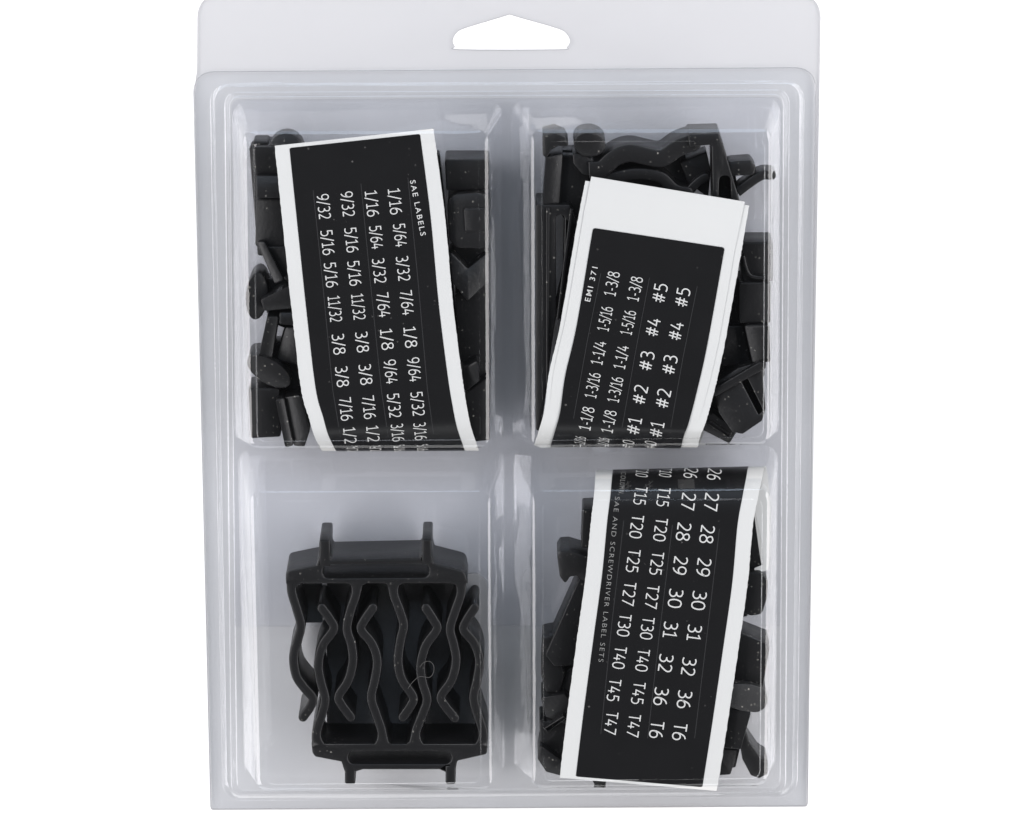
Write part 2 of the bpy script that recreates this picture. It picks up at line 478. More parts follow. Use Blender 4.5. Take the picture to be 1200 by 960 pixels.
def ribbon(P, wd, close=False):
    """outline strip of a polyline in letter units"""
    n = len(P); L, R = [], []
    for i in range(n):
        if close and i in (0, n - 1): d = (P[1] - P[0]).normalized() + (P[-1] - P[-2]).normalized()
        elif i == 0: d = P[1] - P[0]
        elif i == n - 1: d = P[-1] - P[-2]
        else: d = (P[i] - P[i - 1]).normalized() + (P[i + 1] - P[i]).normalized()
        d.normalize(); nn = Vector((-d.y, d.x))
        k = 1.0
        if 0 < i < n - 1:
            k = min(1.8, 1 / max(0.3, nn.dot(Vector((-(P[i] - P[i - 1]).y, (P[i] - P[i - 1]).x)).normalized())))
        L.append(P[i] + nn * wd / 2 * k); R.append(P[i] - nn * wd / 2 * k)
    return L, R
def text_strokes(s, gap=.14, wd=.102):
    quads = []; x = 0
    for ch in s:
        adv, st = G[ch]
        for sm, pts in st:
            P = [Vector(p) + Vector((x, 0)) for p in pts]
            if sm: P = [Vector(q[:2]) for q in catmull([Vector((p.x, p.y, 0)) for p in P], 4)]
            cl = (P[0] - P[-1]).length < 1e-4
            L, R = ribbon(P, wd, cl)
            quads.append((L, R))
        x += adv + gap
    return quads, x - gap
_cache = {}
def font_mesh(s, bold):
    if (s, bold) in _cache: return _cache[(s, bold)]
    c = bpy.data.curves.new("t", 'FONT'); c.body = s; c.size = 1.0; c.resolution_u = 3; c.space_character = 1.3 if bold else 1.25
    c.offset = 0.004 if bold else -0.016
    o = bpy.data.objects.new("t", c); col.objects.link(o)
    dg = bpy.context.evaluated_depsgraph_get()
    me = bpy.data.meshes.new_from_object(o.evaluated_get(dg))
    V = [Vector((v.co.x, v.co.y)) for v in me.vertices]; F = [tuple(p.vertices) for p in me.polygons]
    x0 = min(v.x for v in V); x1 = max(v.x for v in V)
    V = [Vector(((v.x - x0), v.y / 0.73)) for v in V]
    bpy.data.objects.remove(o); bpy.data.curves.remove(c); bpy.data.meshes.remove(me)
    _cache[(s, bold)] = (V, F, x1 - x0)
    return _cache[(s, bold)]

def place_words(sheet, words, vmax, name, parent, off=0.20, part=PRINT):
    """words: (text, centre px, reading direction px vector, length px, cap height px, font) on the sheet's surface -> ONE mesh"""
    V, F = [], []
    for text, c, d, ln, cap, fnt in words:
        d = Vector(d).normalized(); up = Vector((d.y, -d.x))        # photo y runs down: letters stand to the left of the reading direction
        c = Vector(c)
        def put(x, y, wtot, o_):
            q = c + d * ((x / wtot - .5) * ln) + up * ((y - .5) * cap)
            u, v = sheet.uv(q.x, q.y, vmax)
            return sheet.p(u, v, o_)
        if fnt == 'stroke':
            quads, wt = text_strokes(text)
            for k, (L, R) in enumerate(quads):
                s = len(V); o_ = off + 0.006 * (k % 3)
                for l, r in zip(L, R):
                    V.append(put(l.x, l.y, wt, o_)); V.append(put(r.x, r.y, wt, o_))
                for i in range(len(L) - 1):
                    F.append((s + 2 * i, s + 2 * i + 1, s + 2 * i + 3, s + 2 * i + 2))
        else:
            v_, f_, wt = font_mesh(text, fnt == 'bold')
            s = len(V)
            for q in v_: V.append(put(q.x, q.y, wt, off))
            F += [tuple(s + i for i in f) for f in f_]
    # make all faces look up
    F2 = []
    for f in F:
        a, b, c_ = (Vector(V[i]) for i in f[:3])
        F2.append(tuple(reversed(f)) if (b - a).cross(c_ - a).z < 0 else f)
    return link(name, V, F2, part, parent)

def line_strip(sheet, pts, vmax, name, parent, wpx=0.9, off=0.13):
    P = [Vector(p) for p in pts]; Q = []
    for a, b in zip(P, P[1:]):
        for k in range(8): Q.append(a.lerp(b, k / 8))
    Q.append(P[-1]); V, F = [], []
    for i, q in enumerate(Q):
        d = (Q[min(i + 1, len(Q) - 1)] - Q[max(0, i - 1)]).normalized(); nn = Vector((-d.y, d.x)) * wpx / 2
        for s_ in (1, -1):
            r = q + nn * s_; u, v = sheet.uv(r.x, r.y, vmax); V.append(sheet.p(u, v, off))
    for i in range(len(Q) - 1): F.append((2 * i, 2 * i + 1, 2 * i + 3, 2 * i + 2))
    return link(name, V, orient(V, F), LINE, parent)

def build_sheet(root, sheet, vend, u0, u1, vp0, vp1, vis, corner_at, off=0.0):
    nv = vend * 3
    V, F = sheet.grid(0, 1, 0, vend, 6, nv, 0, rough=0.0022)
    # give the paper its thickness
    W, _ = sheet.grid(0, 1, 0, vend, 6, nv, -0.22)
    n = len(V); V2 = list(V) + list(W); F = orient(V, F)
    F2 = list(F) + [tuple(reversed([i + n for i in f])) for f in F]
    for j in range(nv):
        for c in (0, 6):
            a = j * 7 + c; b = a + 7
            F2.append((a, b, b + n, a + n) if c == 0 else (b, a, a + n, b + n))
    for i in range(6): F2.append((i + 1, i, i + n, i + 1 + n))
    link("backing_paper", V2, F2, PAPER, root, smooth=False)
    r_v = 0.012
    def corner(v, lo, hi):
        e = abs(v - corner_at); rv = 0.28
        if e < rv:
            k = (1 - math.sqrt(max(0, 1 - (1 - e / rv) ** 2))) * 0.014
            return lo + k, hi - k
        return lo, hi
    # finer rows near the rounded end
    V, F = [], []
    vs = []
    if corner_at == vp0:
        vs = [vp0 + 0.28 * k / 6 for k in range(6)] + [vp0 + 0.28 + (vp1 - vp0 - 0.28) * k / (3 * int(vp1 - vp0)) for k in range(3 * int(vp1 - vp0) + 1)]
    for v in vs:
        lo, hi = corner(v, u0, u1)
        for i in range(7): V.append(sheet.p(lo + (hi - lo) * i / 6, v, 0.09 + off))
    for j in range(len(vs) - 1):
        for i in range(6):
            a = j * 7 + i; F.append((a, a + 1, a + 8, a + 7))
    link("black_print_area", V, orient(V, F), INK, root, smooth=True)

def col_words(items, d, cap, kw=None):
    out = []
    for tx, c, ln in items: out.append((tx, c, d, ln, cap, 'stroke'))
    return out

# ---- upper left sheet
r1 = thing("label_sheet", "folded white-edged black label sheet with small fractions headed SAE LABELS", "label sheet", "folded sheets of black number labels")
ul = Sheet([((322, 171), (508, 151), 26.8), ((332, 270), (521, 250), 27.0), ((343, 373), (530.5, 353), 27.0), ((353, 457), (541, 437), 26.9),
            ((362, 490), (546.5, 474), 26.6), ((368, 510), (552, 501), 25.2), ((376, 526), (560, 525), 20.5), ((378, 528), (560, 527), 16),
            ((372, 518), (556, 516), 13), ((360, 470), (545, 460), 12), ((352, 400), (538, 385), 12)])
ul.flip = (ul.B[0] - ul.A[0]).cross(ul.A[1] - ul.A[0]).z < 0
build_sheet(r1, ul, ul.n - 2, .09, .912, 0.55, 56, 56, 0.55)
dUL = lambda a, b: (b[0] - a[0], b[1] - a[1])
F4 = {'A': [("1/16", (463, 236), 30), ("5/64", (469, 275.5), 27), ("3/32", (472.5, 314.5), 29), ("7/64", (477, 354.5), 29), ("1/8", (481, 395), 24), ("9/64", (485.5, 433), 28), ("5/32", (489.5, 473), 28), ("3/16", (492.5, 505), 20)],
      'B': [("1/16", (436, 238.5), 30), ("5/64", (441, 278), 27), ("3/32", (444.5, 317), 29), ("7/64", (449.5, 357), 29), ("1/8", (453.5, 397.5), 24), ("9/64", (458, 435.5), 28), ("5/32", (462, 475), 28), ("3/16", (466, 506.5), 20)],
      'C': [("9/32", (407.5, 239), 29), ("5/16", (412, 281), 29), ("5/16", (415.5, 320), 29), ("11/32", (420, 359.5), 30), ("3/8", (424.5, 400.5), 24), ("3/8", (428.5, 438.5), 24), ("7/16", (432.5, 477), 27), ("1/2", (437, 508), 18)],
      'D': [("9/32", (379.5, 242), 29), ("5/16", (384, 284), 29), ("5/16", (388, 322), 29), ("11/32", (392.5, 362), 30), ("3/8", (397, 403), 24), ("3/8", (401, 441), 24), ("7/16", (405.5, 479), 27), ("1/2", (410, 510), 18)]}
TAIL = {'A': ("5/16", (495, 524), 7), 'B': ("5/16", (468, 524.5), 7), 'C': ("1/2", (440, 525), 6), 'D': ("1/2", (413, 525.5), 6)}
for k in 'ABCD':
    ws = col_words(F4[k], (4.2, 39), 13.2) + [(TAIL[k][0], TAIL[k][1], (5, 39), TAIL[k][2], 12, 'stroke')]
    place_words(ul, ws, 52, "printed_number_row", r1)
place_words(ul, [("SAE LABELS", (490, 243.5), (13, 67), 66, 6.6, 'bold')], 52, "printed_title", r1)
for pts in (((367, 223), (378, 330), (390, 457), (399, 512)), ((423, 215), (434, 330), (447, 457), (455, 512)), ((478, 208), (490, 330), (501, 457), (508, 508))):
    line_strip(ul, pts, 52, "die_cut_line", r1)

# ---- upper right sheets
urst = [((686, 212), (878, 241), 26.6), ((675, 270), (868, 299), 26.8), ((657, 378), (848.5, 407), 26.9), ((643.5, 437), (836, 463), 26.7),
        ((638, 480), (826, 498), 26.2), ((632, 503), (821, 510), 24.8), ((627, 519), (818, 522), 20.5), ((626, 521), (817, 524), 16),
        ((630, 512), (822, 514), 13), ((640, 470), (832, 480), 12), ((655, 400), (845, 420), 12)]
r2 = thing("label_sheet", "tilted black label sheet with # sizes and a broad blank white top", "label sheet", "folded sheets of black number labels")
ur = Sheet(urst); ur.flip = (ur.B[0] - ur.A[0]).cross(ur.A[1] - ur.A[0]).z < 0
build_sheet(r2, ur, ur.n - 2, .098, .897, 7.4, 56, 56, 7.4, off=0.26)
# the printed upper leaf lies a little off the wider one beneath it
leaf = Sheet([((693, 207), (873, 236.5), 26.9), ((682, 263), (861.5, 292), 27.0), ((663.5, 371.5), (842, 400.5), 27.1), ((650, 430), (829.5, 456), 26.9),
              ((644.5, 474), (819.5, 492), 26.4), ((638.5, 498), (814.5, 505.5), 25.0), ((633.5, 517), (812, 521), 20.8)])
V, F = leaf.grid(0, 1, 0, leaf.n - 1.01, 4, 30, 0, rough=0.0015)
F = orient(V, F); n = len(V)
F2 = F + [tuple(reversed([i + n for i in f])) for f in F]
for j in range(30):
    a = j * 5; F2 += [(a, a + 5, a + 5 + n, a + n), (a + 9, a + 4, a + 4 + n, a + 9 + n)]
F2 += [(i + 1, i, i + n, i + 1 + n) for i in range(4)]
link("top_leaf", V + [Vector(v) - Vector((0, 0, .16)) for v in V], F2, PAPER, r2)
K = {'A': [("1-3/8", (717, 332), 28, 13), ("1-5/16", (709, 373), 28, 13), ("1-1/4", (701.5, 413), 27, 13), ("1-3/16", (694.5, 451), 29, 13), ("1-1/8", (687.5, 489.5), 26, 13), ("1-1/16", (679.5, 516), 12, 12)],
     'B': [("1-3/8", (744, 338), 28, 13), ("1-5/16", (736, 377.5), 28, 13), ("1-1/4", (728, 418), 27, 13), ("1-3/16", (721, 456), 29, 13), ("1-1/8", (713.5, 493), 25, 13), ("1-1/16", (707, 517.5), 12, 12)],
     'C': [("#5", (773, 343), 22, 15), ("#4", (765, 383), 21, 15), ("#3", (757.5, 422.5), 22, 15), ("#2", (750, 462), 22, 15), ("#1", (743, 498), 19, 15), ("#0", (736, 519), 9, 13)],
     'D': [("#5", (799.5, 348), 22, 15), ("#4", (792, 387.5), 21, 15), ("#3", (784.5, 427), 22, 15), ("#2", (777, 466.5), 22, 15), ("#1", (769.5, 502), 17, 15), ("#0", (762, 519.5), 8, 13)]}
for k in 'ABCD':
    place_words(ur, [(a, b, (7.8, -39.5), c, d, 'stroke') for a, b, c, d in K[k]], 52, "printed_number_row", r2, off=0.52)
place_words(ur, [("EMI 371", (692.5, 332.5), (9, -40), 41, 6.8, 'bold')], 52, "printed_title", r2, off=0.52)
for pts in (((704, 320), (688, 400), (672, 490)), ((761, 325), (745, 410), (729, 500)), ((817, 335), (800, 420), (786, 500))):
    line_strip(ur, pts, 52, "die_cut_line", r2, off=0.46)

# ---- lower right sheet
r3 = thing("label_sheet", "lower right label sheet with T codes and whole numbers, folded over its top", "label sheet", "folded sheets of black number labels")
lr = Sheet([((656, 911.5), (840, 927), 26.8), ((664.5, 838), (852, 852), 27.0), ((676.5, 747), (865.5, 760), 27.0), ((686.5, 673), (876, 685), 27.0),
            ((692.5, 612), (882, 618), 26.6), ((696, 582), (888, 584), 25.0), ((697.5, 562), (893, 560), 21.5), ((698.5, 553), (895.5, 547.5), 16),
            ((699, 556), (899, 553), 12.5), ((700, 600), (903, 600), 11.5), ((700, 670), (902, 668), 11.0)])
lr.flip = (lr.B[0] - lr.A[0]).cross(lr.A[1] - lr.A[0]).z < 0
build_sheet(r3, lr, lr.n - 2, .10, .905, 0.55, 60, 60, 0.55)
prism("folded_back_edge", rr([(884, 598), (887, 580), (894, 566), (899, 572), (901, 610), (900, 669), (884, 671), (884, 666), (894, 662), (893.5, 640)], 1, 3), 21.2, 21.5, PAPER, r3, bevel=.08)
Q = {'A': [("T10", (752.5, 554), 11), ("T15", (750.5, 581), 21), ("T20", (746, 617), 27), ("T25", (742, 657), 27), ("T27", (737, 695.5), 27), ("T30", (731.5, 732.5), 26), ("T40", (726, 770.5), 26), ("T45", (719.5, 808.5), 26), ("T47", (716, 847), 26)],
     'B': [("T10", (780, 554), 11), ("T15", (777.5, 582.5), 22), ("T20", (774, 620.5), 27), ("T25", (769.5, 660), 27), ("T27", (764, 699), 27), ("T30", (758.5, 736), 26), ("T40", (753, 773.5), 26), ("T45", (748, 812), 26), ("T47", (742.5, 850), 26)],
     'C': [("26", (809.5, 555), 12), ("27", (806.5, 587.5), 19), ("28", (801, 623), 21), ("29", (797, 662.5), 21), ("30", (791.5, 701), 22), ("31", (785.5, 738), 19), ("32", (780, 777), 21), ("36", (774.5, 816), 21), ("T6", (769.5, 855), 20)],
     'D': [("26", (837, 556.5), 13), ("27", (833.5, 588), 20), ("28", (828.5, 626), 21), ("29", (824.5, 664.5), 21), ("30", (819, 703.5), 22), ("31", (813.5, 741.5), 19), ("32", (807, 781), 21), ("36", (802, 819.5), 21), ("T6", (796.5, 857.5), 20)]}
for k in 'ABCD':
    dd = (-5.2, 39)
    place_words(lr, [(a, b, dd, c, 15.2 if k in 'CD' else 13.6, 'stroke') for a, b, c in Q[k]], 58, "printed_number_row", r3)
place_words(lr, [("SAE AND SCREWDRIVER LABEL SETS", (714, 679), (-19.5, 193), 194, 6.0, 'regular'), ("COLUMN,", (729.5, 567), (-2.5, 20), 26, 6.2, 'regular')], 58, "printed_title", r3, part=FINE)
for pts in (((731, 610), (717, 730), (704, 860)), ((788, 615), (773, 740), (759, 865)), ((843, 620), (829, 740), (814, 865))):
    line_strip(lr, pts, 58, "die_cut_line", r3)

# ------------------------------------------------------------------ the two interlocking holder racks (lower left pocket)
def stroke_outline(path, half, root_flare=None, side=0, n=5):
    """closed px outline round a centre line that starts on a bar; returns points from one root corner round the tip to the other"""
    P = [Vector(q[:2]) for q in catmull([Vector((p[0], p[1], 0)) for p in path], n)]
    L, R = [], []
    for i in range(len(P)):
        d = (P[min(i + 1, len(P) - 1)] - P[max(0, i - 1)]).normalized(); nn = Vector((-d.y, d.x))
        f = root_flare * (1 - i / 5) ** 2.2 if root_flare and i < 5 else 0
        L.append(P[i] + nn * (half + (0 if side == 1 else f))); R.append(P[i] - nn * (half + (0 if side == -1 else f)))
    d = (P[-1] - P[-2]).normalized(); nn = Vector((-d.y, d.x)); tip = []
    for k in range(1, 6):
        a = math.pi * k / 6
        tip.append(P[-1] + nn * half * math.cos(a) + d * half * math.sin(a))
    return [tuple(p) for p in L] + [tuple(p) for p in tip] + [tuple(p) for p in reversed(R)]

SIDE = 1
def holder_rack(label, bar, bar_r, slot, pegs, legs, y_root, z0, z1, sgn):
    root = thing("holder_rack", label, "tool holder", "interlocking wavy-legged holder racks")
    prism("bar", rr(bar, bar_r, 4), z0, z1, BLACK, root, holes=[rr(slot, 7.5, 6)], bevel=0.34, smooth=True)
    for pg in pegs:
        prism("peg", rr(pg, [3, 3, 0, 0] if sgn > 0 else [0, 0, 3, 3], 4), z0 + 0.6, z1 + 0.04, BLACK, root, bevel=0.4, smooth=True)
    for k_, lg in enumerate(legs):
        o = stroke_outline(lg, 5.4, root_flare=6.0, side=(sgn, 0, 0, -sgn)[k_] * SIDE)
        # cut the root flush with the bar edge
        xa, xb = o[0][0], o[-1][0]
        mid = [q for q in o[1:-1] if (q[1] - y_root) * sgn > 1.2]
        o = [(xa, y_root - 3.5 * sgn), (xa, y_root - 0.2 * sgn)] + mid + [(xb, y_root - 0.2 * sgn), (xb, y_root - 3.5 * sgn)]
        prism("leg", o, z0 + 0.06, z1 + 0.03, BLACK, root, bevel=0.34, sharp=(0, 1, len(o) - 2, len(o) - 1), smooth=True)
    return root

ZA0, ZA1 = 5.0, 24.6
A = holder_rack("black plastic holder rack with wavy legs, its slotted bar and pegs at the top",
    [(335, 684), (334.6, 670), (371, 662.5), (374, 653), (387, 653), (389, 656.5), (491, 654.5), (494, 651), (506, 651), (508, 660.5), (545, 670), (548, 684)],
    [0, 6, 2, 1, 1, 2, 2, 1, 1, 3, 8, 0], [(378, 662), (503, 661), (503, 677), (378, 678)],
    [[(374, 633), (387, 633), (387, 664), (374, 664)], [(494.5, 632), (506, 632), (506, 662), (494.5, 662)]],
    [[(341, 681), (342, 695), (347, 712), (352.5, 733), (349, 750), (344, 770), (347, 792), (356, 806), (366, 818), (364, 828), (355, 841)],
     [(418, 681), (417, 697), (411, 715), (406.5, 737), (411.5, 755), (413.5, 775), (408, 798), (397, 816), (400, 826), (411, 841)],
     [(461, 681), (461.5, 697), (468, 715), (473, 733), (469.5, 750), (466.5, 775), (471, 797), (484, 817), (481, 828), (472, 841)],
     [(541, 681), (540, 697), (534, 715), (527.5, 737), (531.5, 755), (534.5, 775), (529, 798), (517, 816), (521, 827), (533, 842)]],
    684, ZA0, ZA1, 1)
B = holder_rack("black plastic holder rack turned upside down, its slotted bar and pegs at the bottom",
    [(365, 872), (366, 882), (369, 887), (400, 893), (404, 905), (416, 905), (425, 902), (515, 902), (524, 906), (533, 906), (536, 892), (571, 884), (571, 872)][::-1],
    [0, 4, 3, 2, 1, 2, 3, 3, 2, 1, 4, 4, 0], [(408, 880.5), (529, 880.5), (529, 895.5), (408, 895.5)],
    [[(404, 897), (416.5, 897), (416.5, 919.5), (404, 919.5)], [(522, 898), (534, 898), (534, 919.5), (522, 919.5)]],
    [[(371, 874), (371, 858), (377, 838), (381, 820), (376, 800), (373, 780), (378, 757), (391, 738), (387, 727), (377, 713)],
     [(448, 874), (447.5, 858), (441, 838), (435, 818), (439, 798), (442, 775), (436, 755), (423.5, 739), (426, 729), (437, 713)],
     [(487, 874), (487.5, 858), (495, 838), (500.5, 820), (495, 800), (493, 780), (499, 757), (512, 738), (508, 727), (499, 713)],
     [(566, 874), (566, 858), (560, 838), (555, 818), (559, 798), (562, 775), (556, 755), (543.5, 739), (546, 729), (556, 713)]],
    873, ZA0, ZA1, -1)
# added grey plates standing in for the shaded background behind the rack legs
prism("shade_plate", rr([(383, 680), (560, 672), (571, 682), (571, 857), (383, 857)], [3, 6, 6, 6, 8], 4), 4.5, 5.6, SHADE_GREY, B, bevel=0.2)
prism("shade_plate", rr([(350, 684), (378, 684), (378, 730), (352, 730)], 2, 3), 4.5, 5.6, SHADE_GREY, A, bevel=0.2)

# ------------------------------------------------------------------ loose black clips
def clip(label, parts, group, m=None):
    r = thing("plastic_clip", label, "clip", group)
    for p in parts:
        nm, out, z0, z1 = p[:4]; tl = p[4] if len(p) > 4 else (0, 0); rad = p[5] if len(p) > 5 else 3.0
        prism(nm, rr(out, rad, 5), z0, z1, m or BLACK, r, bevel=0.3, tilt=tl, holes=p[6] if len(p) > 6 else (), smooth=True)
    return r
def oval(cx, cy, a, b, rot=0, n=20):
    c, s = math.cos(math.radians(rot)), math.sin(math.radians(rot))
    return [(cx + a * math.cos(t) * c - b * math.sin(t) * s, cy + a * math.cos(t) * s + b * math.sin(t) * c) for t in (2 * math.pi * k / n for k in range(n))]

gUL = "loose black clips in the upper left pocket"
clip("black clip with a grey rounded knob poking above the upper left label sheet", [("knob", oval(335, 181, 22, 24), 13, 21, (0, -.12), 0),
     ("body", [(296, 166), (314, 166), (316, 200), (296, 200)], 9, 19)], gUL)
clip("square black clip stepped in bands beside the top left corner of the SAE sheet", [("jaw", [(297, 172), (345, 172), (345, 206), (299, 206)], 6, 22, (0, .1)),
     ("web", [(299, 206), (350, 206), (350, 232), (300, 232)], 6, 23.5, (0, -.22)), ("jaw", [(300, 233), (352, 233), (352, 291), (299, 289)], 6, 20, (.05, 0))], gUL)
clip("narrow slanting black clip below the stepped clip at the far left", [("arm", [(300, 284), (310, 284), (333, 327), (322, 333)], 8, 23, (.3, 0)),
     ("body", [(309, 289), (352, 289), (352, 340), (334, 328)], 6, 21)], gUL)
clip("lens-shaped black clip with a short arm halfway down the left side", [("body", oval(301, 347, 13, 28, 4), 8, 20, (-.2, 0), 0),
     ("arm", [(305, 352), (346, 331), (352, 333), (350, 362), (310, 366)], 8, 23.5, (0, .25))], gUL)
clip("black U-shaped clip lying open just above a tilted oval clip", [("arm", [(313, 371), (327, 371), (319, 420), (303, 418)], 7, 22, (-.2, 0)), ("base", [(327, 366), (352, 366), (352, 382), (327, 380)], 7, 21, (0, -.2)),
     ("arm", [(334, 384), (357, 384), (357, 428), (322, 424)], 6, 20, (.2, 0))], gUL)
clip("tilted oval-ended black clip low on the left side", [("body", oval(315, 436, 29, 15, 33), 7, 23, (.1, .25), 0)], gUL)
clip("tall black channel clip in the bottom left corner of its pocket", [("wall", [(291, 455), (327, 455), (329, 512), (294, 514)], 6, 20),
     ("lip", [(323, 468), (333, 466), (344, 523), (334, 525)], 7, 23.5, (-.3, 0)), ("wall", [(333, 466), (352, 462), (363, 505), (357, 524), (344, 524)], 7, 22.5, (.28, .1))], gUL)
clip("square-cut black clip right of the top of the SAE sheet", [("body", [(521, 187), (573, 187), (573, 222), (523, 224)], 6, 20, (0, .05))], gUL)
clip("large rounded black clip right of the SAE LABELS title", [("body", [(524, 236), (534, 228), (560, 226), (573, 230), (573, 290), (534, 290), (526, 280)], 7, 23.5, (.05, -.1), 12),
     ("boss", [(543, 245), (569, 243), (569, 271), (545, 272)], 23, 24.2, (.05, -.1), 3)], gUL)
clip("black clip lying diagonally below the rounded one at the right", [("arm", [(526, 292), (548, 315), (573, 296), (573, 330), (548, 352), (530, 330)], 7, 20, (-.15, -.15)), ("body", [(533, 345), (573, 330), (573, 425), (538, 425)], 6, 18, (.08, 0))], gUL)
clip("pale-faced black wedge clip low on the right beside the sheet", [("wedge", [(541, 433), (560, 420), (562, 446), (544, 463)], 8, 24, (.3, .3)), ("body", [(545, 462), (573, 440), (574, 516), (556, 518), (548, 490)], 6, 20)], gUL)
clip("plain black clip mostly hidden behind the SAE sheet", [("body", [(350, 185), (515, 180), (548, 505), (385, 508)], 5, 10.5)], gUL)

for lb, pt in (("flat black clip filling the gap behind the stepped clip's edge", [(292, 172), (330, 168), (345, 300), (302, 300)]),
               ("flat black clip deep under the lens-shaped clip", [(303, 330), (360, 318), (362, 395), (316, 378)]),
               ("flat black clip deep under the tilted oval clip", [(305, 405), (372, 395), (380, 500), (300, 470)]),
               ("flat black clip deep at the right edge beside the numbers 1/8 and 9/64", [(528, 240), (572, 240), (573, 512), (550, 515)])):
    clip(lb, [("body", pt, 5, 14)], gUL)

gUR = "loose black clips in the upper right pocket"
clip("black hooked clip in the top left corner of the upper right pocket", [("hook", [(636, 160), (650, 156), (662, 161), (668, 172), (655, 171), (646, 176), (640, 186), (636, 182)], 10, 24.5, (.1, 0)),
     ("post", [(640, 184), (660, 180), (656, 240), (636, 240)], 8, 21, (-.22, 0)), ("web", [(656, 182), (690, 182), (690, 300), (650, 240)], 6, 18)], gUR)
clip("black clip with a grey rounded head at the top of the upper right pocket", [("head", oval(691, 170, 19, 14.5, 8), 9, 24, (-.05, .18), 0),
     ("neck", [(671, 180), (684, 180), (704, 196), (700, 208), (682, 204), (672, 192)], 8, 22)], gUR)
wave = stroke_outline([(690, 200), (706, 198), (720, 186), (738, 180), (758, 184), (776, 186), (795, 174), (812, 168)], 10)
wave2 = stroke_outline([(700, 216), (722, 208), (748, 204), (774, 208), (790, 222), (806, 226)], 6.5)
rt = thing("holder_rack", "black rack with wavy legs lying behind the top of the blank-topped label sheet", "tool holder")
prism("leg", wave, 8, 23, BLACK, rt, bevel=.3, tilt=(0, .03), smooth=True)
prism("leg", wave2, 8, 21, BLACK, rt, bevel=.3, smooth=True)
prism("bar", rr([(806, 158), (843, 157), (848, 172), (867, 236), (866, 262), (836, 262), (834, 170), (808, 172)], 3, 4), 8, 24.5, BLACK, rt, bevel=.3, smooth=True, holes=[rr([(843, 206), (856, 206), (857, 240), (842, 240)], 6, 5)])
prism("inner_wall", rr([(838, 200), (862, 200), (866, 258), (838, 258)], 2, 3), 7, 13, BLACK, rt, bevel=.2, smooth=True)
prism("peg", rr([(853, 190), (880, 188), (886, 196), (884, 205), (853, 207)], 4, 4), 12, 22, BLACK, rt, bevel=.4, smooth=True)
prism("hook", stroke_outline([(864, 226), (880, 214), (893, 206), (904, 206)], 5.5), 12, 21, BLACK, rt, bevel=.4, smooth=True)
prism("catch", rr([(797, 191), (828, 178), (833, 200), (830, 232), (806, 214)], 2, 4), 7, 17, BLACK, rt, bevel=.3, smooth=True)
prism("latch", stroke_outline([(806, 226), (818, 214), (827, 208)], 5), 12, 20, BLACK, rt, bevel=.3, smooth=True)
rl = thing("holder_rack", "black slotted rack standing on edge along the left of the upper right pocket", "tool holder")
prism("side_bar", rr([(628, 240), (668, 240), (676, 262), (650, 380), (634, 505), (628, 505)], 3, 4), 5, 22, BLACK, rl, bevel=.3, smooth=True, holes=[rr([(651, 252), (662, 252), (659, 372), (652, 372)], 5, 5)])
prism("rib", rr([(640, 244), (644, 244), (643, 500), (640, 500)], 1, 3), 22, 22.8, BLACK, rl, bevel=.2, smooth=True)
prism("rib", rr([(668, 245), (672, 245), (655, 375), (652, 375)], 1, 3), 20, 22.9, BLACK, rl, bevel=.2, smooth=True)
clip("black clip high at the right edge beside the blank label top", [("body", [(866, 284), (906, 284), (906, 330), (870, 330)], 6, 20), ("rib", stroke_outline([(871, 300), (878, 322), (896, 326)], 2), 20, 22, (0, 0), 0)], gUR)
clip("square black clip beside the # column at the right edge", [("body", [(866, 331), (903, 331), (903, 379), (866, 379)], 6, 22, (0, .03))], gUR)
clip("grey-faced upright black clip below the square one at the right edge", [("face", [(872, 382), (901, 380), (903, 424), (882, 427)], 8, 23.5, (.25, .1)), ("side", [(832, 382), (871, 382), (880, 428), (826, 430)], 6, 18)], gUR)
clip("large boxy black clip with an open slot near the bottom right of its pocket", [("body", [(838, 450), (866, 432), (893, 424), (897, 478), (893, 492), (870, 508), (858, 506), (842, 484)], 7, 24, (.12, -.1), 3,
      [rr([(869, 448), (876, 444), (894, 480), (889, 486)], 2, 4)]), ("inner_wall", [(850, 452), (892, 438), (894, 482), (868, 496)], 7, 13), ("flange", [(830, 460), (890, 424), (898, 426), (897, 432), (838, 466)], 9, 25, (0, .1), 2)], gUR)
clip("small flat black clip in the bottom right corner under the boxy one", [("body", [(826, 488), (836, 484), (864, 505), (855, 521), (820, 503)], 7, 21, (.1, .2)), ("rib", [(829, 497), (832, 493), (857, 510), (854, 514)], 21, 22.2, (.1, .2), 1)], gUR)
clip("plain black clip mostly hidden behind the # number sheet", [("body", [(665, 230), (855, 262), (838, 470), (826, 500), (648, 512)], 5, 10.5)], gUR)

clip("flat black clip deep under the right edge pieces beside the # numbers", [("body", [(852, 330), (893, 330), (896, 440), (850, 500), (822, 500)], 5, 14)], gUR)
clip("flat black clip deep in the upper right pocket behind the wavy rack", [("body", [(645, 176), (800, 176), (812, 205), (800, 240), (650, 250)], 5, 13)], gUR)

